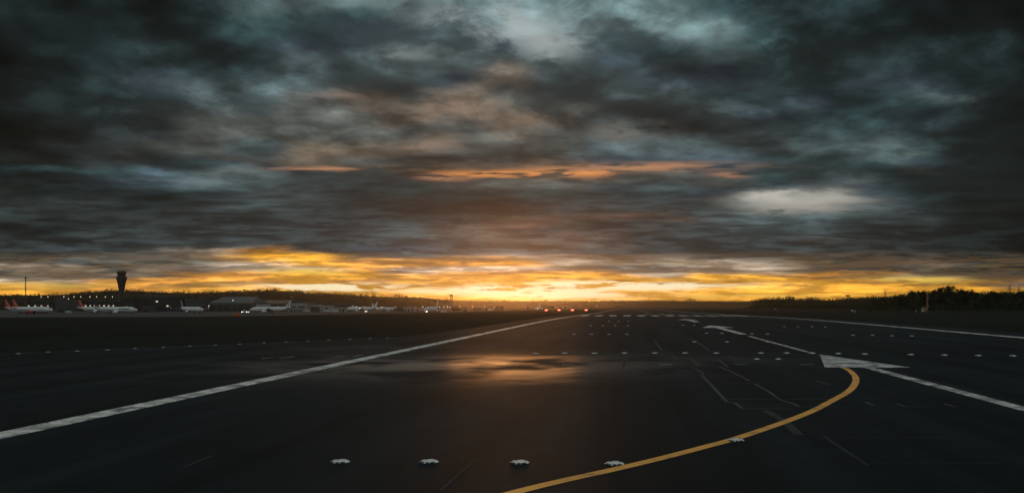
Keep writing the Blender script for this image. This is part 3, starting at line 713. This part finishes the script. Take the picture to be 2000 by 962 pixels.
    return t
airliner(48, 700, R(-8), 'white airliner with plain red fin, nearly hidden behind its red-finned twin at far left', ARED, APINK, ARED, winglet=ARED)
airliner(64, 655, R(-10), 'white airliner with striped red fin and red engines, second red fin from left', ARED, APINK, ARED, winglet=ARED)
airliner(188, 745, R(-12), 'white airliner with red striped fin standing left of the control tower', ARED, APINK, None, winglet=AWHITE)
airliner(226, 655, R(-6), 'white airliner with black lettering near its nose, in front of the control tower', ANAVY, None, None, letters=True)
airliner(374, 720, R(-36), 'white airliner angled towards the runway with dark fin and tall winglet', ANAVY, AWHITE, None)
airliner(528, 770, R(180 + 8), 'white airliner facing left with black and white chequered fin', AWHITE, None, None, checks=True)
airliner(705, 960, R(180 + 12), 'small white airliner facing left with striped pale fin', AWHITE, AGREY, None)
airliner(752, 1080, R(10), 'tiny white airliner facing right beside the striped-fin aircraft', AWHITE, None, None, scale=.9)
airliner(843, 770, R(-98), 'white airliner facing the camera with wings spread and nose light on', AWHITE, None, AWHITE, landing=True, wingm=AWHITE)
airliner(1052, 1450, R(-94), 'tiny far airliner facing the camera near the red approach lights', AWHITE, None, AWHITE, landing=True, wingm=AWHITE)

# ------------------------------------------------------------------ buildings
def block(name, label, x0, x1, D, yt, depth, wall, roof, cat='building', wins=None, doors=0, overhang=.4, roofh=.5, pitched=0, units=0, lit=0, doorm=None):
    X0, _ = at(x0, D); X1, _ = at(x1, D); cx = (X0 + X1) / 2; W = (X1 - X0) / 2
    z0 = ground(cx, D) - .3; H = ztop(yt, D) - z0 - roofh
    t = thing(name, label, cat, (cx, D, z0))
    MB().box(-W, W, 0, depth, 0, H - pitched).build('wall', wall, t)
    if pitched:
        m_ = MB(); m_.loft([[(-W - overhang, -overhang, H - pitched), (W + overhang, -overhang, H - pitched), (W - W * .12, depth / 2, H + roofh), (-W + W * .28, depth / 2, H + roofh)][::1],
                            [(-W - overhang, depth + overhang, H - pitched), (W + overhang, depth + overhang, H - pitched), (W - W * .12, depth / 2 + .1, H + roofh), (-W + W * .28, depth / 2 + .1, H + roofh)]])
        rf = m_.build('roof', roof, t)
    else: rf = MB().box(-W - overhang, W + overhang, -overhang, depth + overhang, H, H + roofh).build('roof', roof, t)
    random.seed(int(x0))
    for k in range(units):
        ux = -W * .85 + 1.7 * W * (k + .5) / units; uw = random.uniform(1.5, 4); uh = random.uniform(1, 2.4)
        if not pitched: MB().box(ux - uw, ux + uw, 3, 3 + uw, H + roofh, H + roofh + uh).box(ux - uw * .5, ux + uw * .2, 2.5, 4.5, H + roofh + uh, H + roofh + uh + .5).build('roof_plant', ROOFP if k % 2 else WALLG, rf)
    if wins:
        nc, nr = wins; hh = H - pitched
        for r_ in range(nr):
            for c_ in range(nc):
                wx_ = -W + 2 * W * (c_ + .5) / nc; ww = W / nc * .62; wz = hh * (.25 + .62 * (r_ + .5) / nr)
                l_ = lit and (c_ * 7 + r_ * 3) % lit == 0
                fr = MB().box(wx_ - ww - .12, wx_ + ww + .12, -.06, .02, wz - .85, wz + .85).build('window', STEEL, t, ('wf', round(ww, 2), round(wx_, 2), round(wz, 2), name, x0))
                MB().box(wx_ - ww, wx_ + ww, -.10, -.055, wz - .72, wz + .72).build('pane', LITW if l_ else GLASS, fr, ('wp', round(ww, 2), round(wx_, 2), round(wz, 2), name, x0))
    for k in range(doors):
        dx_ = -W + 2 * W * (k + .5) / doors; dw = W / doors * .7; dh = (H - pitched) * .68
        MB().box(dx_ - dw, dx_ + dw, -.08, .02, .3, dh).build('door', doorm or WALLD, t)
    return t
block('terminal_building', 'long dark terminal block right of the control tower with rooftop plant', 262, 358, 1010, 579.5, 60, WALLD, ROOFD, wins=(14, 2), units=9, lit=9)
block('pier_building', 'dark windowed pier between the terminal and the pale-roofed hangar', 361, 402, 1000, 582, 40, WALLG, ROOFD, wins=(8, 2), units=2)
block('hangar', 'wide hangar with sloping pale grey roof and dark gable', 408, 492, 980, 579, 50, WALLG, ROOFP, pitched=7, doors=6)
block('car_park', 'low car park deck at far left with lit strips under its roof', 54, 104, 1040, 587.5, 30, WALLD, ROOFP, wins=(12, 1), lit=3)
block('office_block', 'square dark office block between the two low decks', 107, 121, 1000, 580.5, 20, WALLG, ROOFD, wins=(4, 3), units=1)
block('office_annex', 'lower grey annex on the right of the square office block', 121.5, 135, 1000, 586, 18, WALLG, ROOFP, wins=(3, 1))
block('departure_hall', 'low hall left of the control tower with a row of lit windows', 147, 228, 1040, 587, 40, WALLD, ROOFP, wins=(18, 1), lit=2)
block('ramp_office', 'small pale cabin below the office block at far left', 112, 131, 800, 599, 8, WALLG, ROOFP, doors=2)
block('gate_building', 'dark two-storey gate building below the control tower', 240, 262, 900, 586, 30, WALLD, ROOFD, wins=(4, 3))
block('boarding_bridge_head', 'small pale square bridge head left of the dark-finned airliner', 278, 291, 860, 597.5, 8, WALLG, ROOFP, doors=1)
block('warehouse', 'long tan-roofed warehouse behind the chequered-fin airliner', 492, 556, 1050, 585.5, 50, WALLG, ROOFT, pitched=4, doors=5)
block('service_shed', 'pale open shed below the tan-roofed warehouse', 500, 522, 930, 592, 10, WALLT, ROOFD, doors=3)
block('cargo_shed', 'pale cargo shed directly right of the chequered fin', 562, 598, 950, 590.5, 30, WALLT, ROOFP, doors=2, doorm=WALLG, units=2)
block('cargo_shed', 'tall pale cargo shed, middle one of three', 604, 628, 960, 593, 30, WALLT, ROOFD, doors=1, doorm=WALLG)
block('cargo_shed', 'small square pale cargo shed, rightmost of three', 632, 643, 940, 594.5, 20, WALLT, ROOFD, doors=1, doorm=WALLG)
block('freight_store', 'low pale freight store with ribbed front in front of the sheds', 650, 673, 900, 599, 12, WALLT, ROOFP, doors=4, doorm=WALLG)
block('freight_store', 'low white freight store in front of the leftmost cargo shed', 567, 590, 860, 600, 10, WALLT, ROOFP, doors=4, doorm=WALLG)
block('long_shed', 'long low dark shed behind the cargo sheds', 560, 690, 1250, 590, 30, WALLG, ROOFT, doors=9)
block('ground_equipment_hall', 'white box-shaped hall between the small airliners and the one facing us', 788, 808, 930, 599, 14, WALLT, WALLT, doors=3, doorm=WALLG)
block('low_store', 'low flat store behind the white box-shaped hall', 770, 815, 1000, 600.5, 10, WALLG, ROOFP)
random.seed(11)
FAR = [(884, 897, 602, 1150), (905, 912, 601, 1150), (925, 940, 600.5, 1300), (946, 962, 599, 1350), (968, 983, 597.5, 1500), (1028, 1036, 596.5, 1700), (1060, 1082, 597, 1700), (1090, 1108, 596.5, 1800), (1115, 1128, 597, 1800), (1140, 1160, 599.5, 1700), (1200, 1217, 596, 2200)]
for i, (a, b, yt, D) in enumerate(FAR):
    block('farm_building' if i > 5 else 'airport_shed', 'low distant shed under the sun glow, %s from the left' % ordn[i], a, b, D, yt, 10, WALLT if i % 2 else WALLG, ROOFP, doors=2)
# jet blast of scaffold: tower
def control_tower():
    D = 1170; x, _ = at(237.5, D); z0 = ground(x, D); H = ztop(529, D) - z0; k = H / 57
    t = thing('control_tower', 'tall dark control tower with flared neck and wide glazed cab', 'control tower', (x, D, z0)); t.scale = (k,) * 3
    pr = [(3.7, 0), (3.4, 12), (3.4, 22), (3.8, 30), (4.8, 37), (6.0, 43), (7.2, 47.2), (7.3, 48.3), (5.0, 48.5)]
    MB().lathe(pr, 28).build('shaft', TOWERM, t, smooth=False)
    MB().lathe([(7.4, 47.6), (7.5, 48.7), (7.4, 48.75), (5, 48.7)], 28).build('gallery', WALLG, t)
    cb = MB().lathe([(4.7, 48.6), (4.9, 50), (5.7, 54.6), (4.6, 54.6)], 16).build('cab', GLASS, t)
    m_ = MB()
    for q in range(16):
        a = 2 * math.pi * q / 16; c_, s_ = math.cos(a), math.sin(a); m_.tube((4.95 * c_, 4.95 * s_, 49), (5.8 * c_, 5.8 * s_, 54.6), .12, .12, 5)
    m_.build('mullion', STEEL, cb)
    MB().lathe([(6.3, 54.5), (6.3, 55.5), (5.0, 55.6), (4.6, 56.9), (0.2, 57)], 24).build('roof', ROOFD, t)
    m_ = MB(); m_.tube((1, 0, 57), (1, 0, 59), .1); m_.tube((-2, 0, 57), (-2, 0, 58.4), .1); m_.build('aerial', STEEL, t)
    m_ = MB()
    for q in range(12):
        a = 2 * math.pi * q / 12; m_.box(3.8 * math.cos(a) - .1, 3.8 * math.cos(a) + .1, 3.8 * math.sin(a) - .1, 3.8 * math.sin(a) + .1, 0, 24)
    m_.build('cladding_rib', STEEL, t)
control_tower()
def lattice(m_, w0, w1, z0, z1, n, r=.06):
    for i in range(n):
        a, b = z0 + (z1 - z0) * i / n, z0 + (z1 - z0) * (i + 1) / n; wa, wb = w0 + (w1 - w0) * i / n, w0 + (w1 - w0) * (i + 1) / n
        c0 = [(sx * wa, sy * wa, a) for sx, sy in ((-1, -1), (1, -1), (1, 1), (-1, 1))]; c1 = [(sx * wb, sy * wb, b) for sx, sy in ((-1, -1), (1, -1), (1, 1), (-1, 1))]
        for k in range(4): m_.tube(c0[k], c1[k], r, r, 5); m_.tube(c0[k], c1[(k + 1) % 4], r * .7, r * .7, 4); m_.tube(c1[k], c1[(k + 1) % 4], r * .7, r * .7, 4)
def radio_mast():
    D = 850; x, _ = at(50, D); z0 = ground(x, D); H = ztop(531, D) - z0
    t = thing('radio_mast', 'very thin tall mast with a small crossbar at far left', 'mast', (x, D, z0))
    m_ = MB(); lattice(m_, .55, .28, 0, H * .88, 26, .09); m_.build('lattice', STEEL, t)
    MB().tube((0, 0, H * .88), (0, 0, H), .14, .06).build('aerial', STEEL, t)
    MB().box(-1.6, 1.6, -.2, .2, H * .84, H * .845 + .3).box(-.7, .7, -.6, .6, H * .84 + .3, H * .84 + 1.1).build('crossbar', STEEL, t)
radio_mast()
def glide_mast():
    D = 520; x, _ = at(1811, D); z0 = ground(x, D); H = ztop(561, D) - z0
    t = thing('antenna_mast', 'reddish lattice antenna mast with two pale crossbars before the dark trees', 'mast', (x, D, z0))
    m_ = MB(); lattice(m_, .38, .34, 0, H * .86, 14, .05); m_.build('lattice', MASTO, t)
    MB().tube((-.2, 0, H * .86), (-.3, 0, H), .07, .03).build('aerial', STEEL, t)
    for yb in (582.5, 597.5):
        h = ztop(yb, D) - z0; MB().box(-.5, 1.2, -.6, -.3, h - .12, h + .12).box(-.4, 1.1, -.45, -.2, h + .12, h + .5).build('antenna_bar', MASTO, t)
glide_mast()
def thin_mast(px, D, yt, label):
    x, _ = at(px, D); z0 = ground(x, D); H = ztop(yt, D) - z0
    t = thing('slim_mast', label, 'mast', (x, D, z0))
    MB().tube((0, 0, 0), (0, 0, H), .12, .06).build('pole', STEEL, t)
    MB().box(-.5, .5, -.15, .15, H * .6, H * .62 + .2).box(-.4, .4, -.15, .15, H - .2, H).build('crossbar', STEEL, t)
thin_mast(1828, 540, 592, 'slim dark mast just right of the reddish antenna mast')
thin_mast(1371, 420, 595.5, 'slim dark pole on the grass beyond the right runway edge')
# antenna hut beside the glide mast
def shelter():
    D = 505; x, _ = at(1806, D); z0 = ground(x, D)
    t = thing('equipment_shelter', 'orange and white equipment cabinets at the foot of the antenna mast', 'equipment cabinet', (x, D, z0))
    MB().box(-1.5, -.6, 0, 1, .0, 1.5).build('cabinet', VANW, t); MB().box(-.5, .8, 0, 1, .0, 1.1).build('cabinet', MASTO, t)
    MB().box(.2, 1.7, .2, 1.2, 1.5, 2.5).build('panel', MASTO, t); MB().tube((1, .7, 0), (1, .7, 1.5), .08).build('post', STEEL, t)
    MB().box(-1.3, -.5, .1, .8, 2.0, 2.6).build('panel', VANW, t); MB().tube((-.9, .5, 1.5), (-.9, .5, 2.0), .06).build('post', STEEL, t)
shelter()
def post(px, py, h, label, m_=VANW):
    D = (py - 0); x, y = onground(px, py); z0 = ground(x, y)
    t = thing('marker_post', label, 'post', (x, y, z0), 0, 'posts on the grass right of the runway')
    MB().tube((0, 0, 0), (0, 0, h), .09, .07).build('post', m_, t); MB().box(-.22, .22, -.05, .05, h - .35, h + .05).build('plate', m_, t)
post(1789, 610, 1.3, 'short white post left of the orange equipment cabinets')
for i, px in enumerate((1737, 1743, 1750)): post(px, 606.5, 2.6, 'thin dark pole, %s of three before the right-hand wood' % ordn[i], STEEL)
def windsock(px, py, label):
    x, y = onground(px, py); z0 = ground(x, y)
    t = thing('instrument_frame', label, 'instrument', (x, y, z0))
    MB().tube((-.5, 0, 0), (-.5, 0, 1.3), .05).tube((.5, 0, 0), (.5, 0, 2.0), .05).build('post', STEEL, t)
    MB().box(-.9, -.2, -.2, .2, .9, 1.5).build('sensor_box', VANW, t); MB().box(.3, .8, -.15, .15, .5, 1.0).build('sensor_box', VANW, t)
windsock(1667, 611.5, 'small white weather instrument frame on the grass at right')
windsock(1515, 606, 'tiny white instrument frame on the grass farther along the right edge')
def marker_board(px, py, label):
    x, y = onground(px, py); z0 = ground(x, y)
    t = thing('marker_board', label, 'marker board', (x, y, z0))
    MB().box(-.9, .9, -.06, .06, .2, .8).build('board', ORNG, t)
    for s in (-.7, .7): MB().tube((s, .1, 0), (s, .1, .7), .05).build('leg', STEEL, t)
marker_board(464, 618, 'small orange marker board beside the taxiway at left')
marker_board(646, 613, 'low orange marker board farther along the taxiway')
def pylon(px, D, yt, label, wide):
    x, _ = at(px, D); z0 = ztop(prof(px) + 3, 1500) if D > 1450 else ground(x, D); z0 = min(z0, 8); H = ztop(yt, D) - z0
    t = thing('pylon', label, 'pylon', (x, D, z0), 0, 'electricity pylons above the right-hand trees')
    m_ = MB(); lattice(m_, wide, wide * .25, 0, H * .8, 8, .16); m_.tube((0, 0, H * .78), (0, 0, H), .3, .1); m_.build('lattice', STEEL, t)
    for k, f_ in ((0, .72), (1, .85)):
        MB().tube((-wide * (2.1 - k * .4), 0, H * f_), (wide * (2.1 - k * .4), 0, H * f_), .22, .22, 5).build('cross_arm', STEEL, t)
pylon(1729, 1560, 564, 'thin electricity pylon above the low right-hand wood', 3.0)
pylon(1972, 1300, 549, 'larger electricity pylon above the trees at the right edge', 3.6)
pylon(1990, 1500, 556, 'smaller electricity pylon at the far right edge', 2.6)
def flat_top(px, D, yt, w_, label, name, hz=2.2):
    x, _ = at(px, D); z0 = ground(x, D); H = ztop(yt, D) - z0
    t = thing(name, label, 'tower', (x, D, z0))
    MB().tube((0, 0, 0), (0, 0, H - hz), 1.0, .8).build('column', WALLD, t)
    MB().lathe([(w_ * .55, H - hz), (w_, H - hz * .6), (w_, H), (0.1, H + .2)], 18).build('tank', WALLD, t)
flat_top(1656, 1400, 575.5, 4.2, 'small flat-topped water tower silhouette above the right-hand wood', 'water_tower')
def radar():
    D = 1500; x, _ = at(882, D); z0 = ground(x, D); H = ztop(575, D) - z0
    t = thing('radar_tower', 'dark radar tower with overhanging head against the sun glow', 'radar tower', (x, D, z0))
    m_ = MB(); lattice(m_, 1.6, 1.5, 0, H - 3, 7, .25); m_.build('lattice', STEEL, t)
    MB().box(-2.2, 2.2, -2, 2, H - 3.2, H - 1).build('platform', WALLD, t)
    MB().box(-5.6, 1.5, -.6, .6, H - 1.0, H + .1).box(-.3, .3, -.3, .3, H - 3, H).build('antenna', WALLD, t)
radar()

# ------------------------------------------------------------------ flood and street lamps
LP = [(81,579,1010),(94,579,1010),(125,579,1010),(145,579,1010),(158,579,1010),(176,579,1010),(189,579,1010),(206,579,1010),(220,579,1010),(134,583,990),(455,586,940),(408,596.5,900),
      (570,579,1300),(696,598,1150),(703,601.5,940),(723,599.5,1000),(736,601,1000),(746,599.5,1000),(773,599,1000),(826,598.5,900),(859,599,900),(867,599,900),(874,598,900),(879,599,900),
      (898,598,1000),(923,598,1050),(947,598,1100),(1166,597,1500),(689,597,1200),(965,600,1200)]
for i, (px, yt, D) in enumerate(LP):
    x, _ = at(px, D); z0 = ground(x, D); H = ztop(yt, D) - z0
    t = thing('street_lamp', 'lit lamp on a slim pole along the apron, %s when counted from the left' % ordn[sorted(range(len(LP)), key=lambda q: LP[q][0]).index(i)], 'lamp', (x, D, z0), 0, 'lit lamps around the apron')
    MB().tube((0, 0, 0), (0, 0, H), .14, .08, 6).build('pole', STEEL, t)
    MB().box(-.55, .55, -.3, .3, H - .1, H + .1).build('lamp_head', STEEL, t, 'lh%d' % i); MB().box(-.42, .42, -.42, -.31, H - .36, H + .08).build('lamp_glass', LAMPW, t, 'lg%d' % i)

# ------------------------------------------------------------------ ground vehicles
def van(px, D, rz, label, bodym=VANW, lights=True, truck=False):
    x, y = at(px, D); z = ground(x, y) + .06
    t = thing('box_truck' if truck else 'service_van', label, 'truck' if truck else 'van', (x, y, z), rz, 'airport service vehicles')
    L = 3.9 if truck else 2.6; Hh = 3.2 if truck else 2.3
    MB().prism([(-L, .5), (L - 1.9, .5), (L - 1.9, Hh), (-L, Hh)], 2.2).build('body', bodym, t, ('vb', truck, bodym.name))
    MB().prism([(L - 1.85, .45), (L, .45), (L, 1.25), (L - .5, 1.4), (L - .95, 2.15), (L - 1.85, 2.2)], 2.0).build('cab', bodym, t, ('vc', truck, bodym.name))
    MB().quad((L - .47, .85, 1.43), (L - .47, -.85, 1.43), (L - .90, -.8, 2.1), (L - .90, .8, 2.1)).build('windscreen', GLASS, t, ('vw', truck), normals=False)
    for wx_ in (-L * .65, L * .62):
        for s in (-1, 1): MB().tube((wx_, s * .95, .42), (wx_, s * 1.12, .42), .42, .42, 14).build('wheel', DARK, t, ('vwh', truck, wx_, s))
    if lights:
        for s in (-1, 1): MB().box(L, L + .06, s * .72 - .2, s * .72 + .2, .7, 1.0).build('headlight', LAND, t, ('vh', truck, s))
van(476, 800, R(-100), 'white service van with headlights on, left of two by the chequered airliner')
van(485, 780, R(-85), 'white service van with headlights on, right of two by the chequered airliner')
van(600, 860, R(180), 'white service van parked before the cargo sheds', lights=False)
van(640, 850, R(5), 'white box truck below the rightmost cargo shed', truck=True, lights=False)
van(655, 850, R(0), 'white box truck in front of the ribbed freight store', truck=True, lights=False)
van(716, 880, R(-90), 'service van with bright headlights under the striped-fin airliner')
van(866, 760, R(170), 'white tug van under the right wing of the airliner facing us', lights=False)
van(300, 840, R(0), 'dark box truck right of the pale bridge head', WALLG, truck=True, lights=False)
van(134, 720, R(0), 'small pale van between the two groups of red-finned airliners', lights=False)
van(958, 1150, R(180), 'tiny box truck in the sun glow near the sheds', truck=True, lights=False)

# ------------------------------------------------------------------ haze
hm = bpy.data.materials.new('haze'); hm.use_nodes = True; t = hm.node_tree; t.nodes.clear()
pv = t.nodes.new('ShaderNodeVolumePrincipled'); mo = t.nodes.new('ShaderNodeOutputMaterial'); t.links.new(pv.outputs[0], mo.inputs['Volume'])
pv.inputs['Color'].default_value = (.95, .88, .80, 1); pv.inputs['Density'].default_value = HAZE; pv.inputs['Anisotropy'].default_value = .92
hz_ = MB().box(-5900, 5900, -760, 5420, -16, 54).build('haze', hm); hz_['kind'] = 'stuff'; hz_['label'] = 'thin evening haze glowing around the low sun'
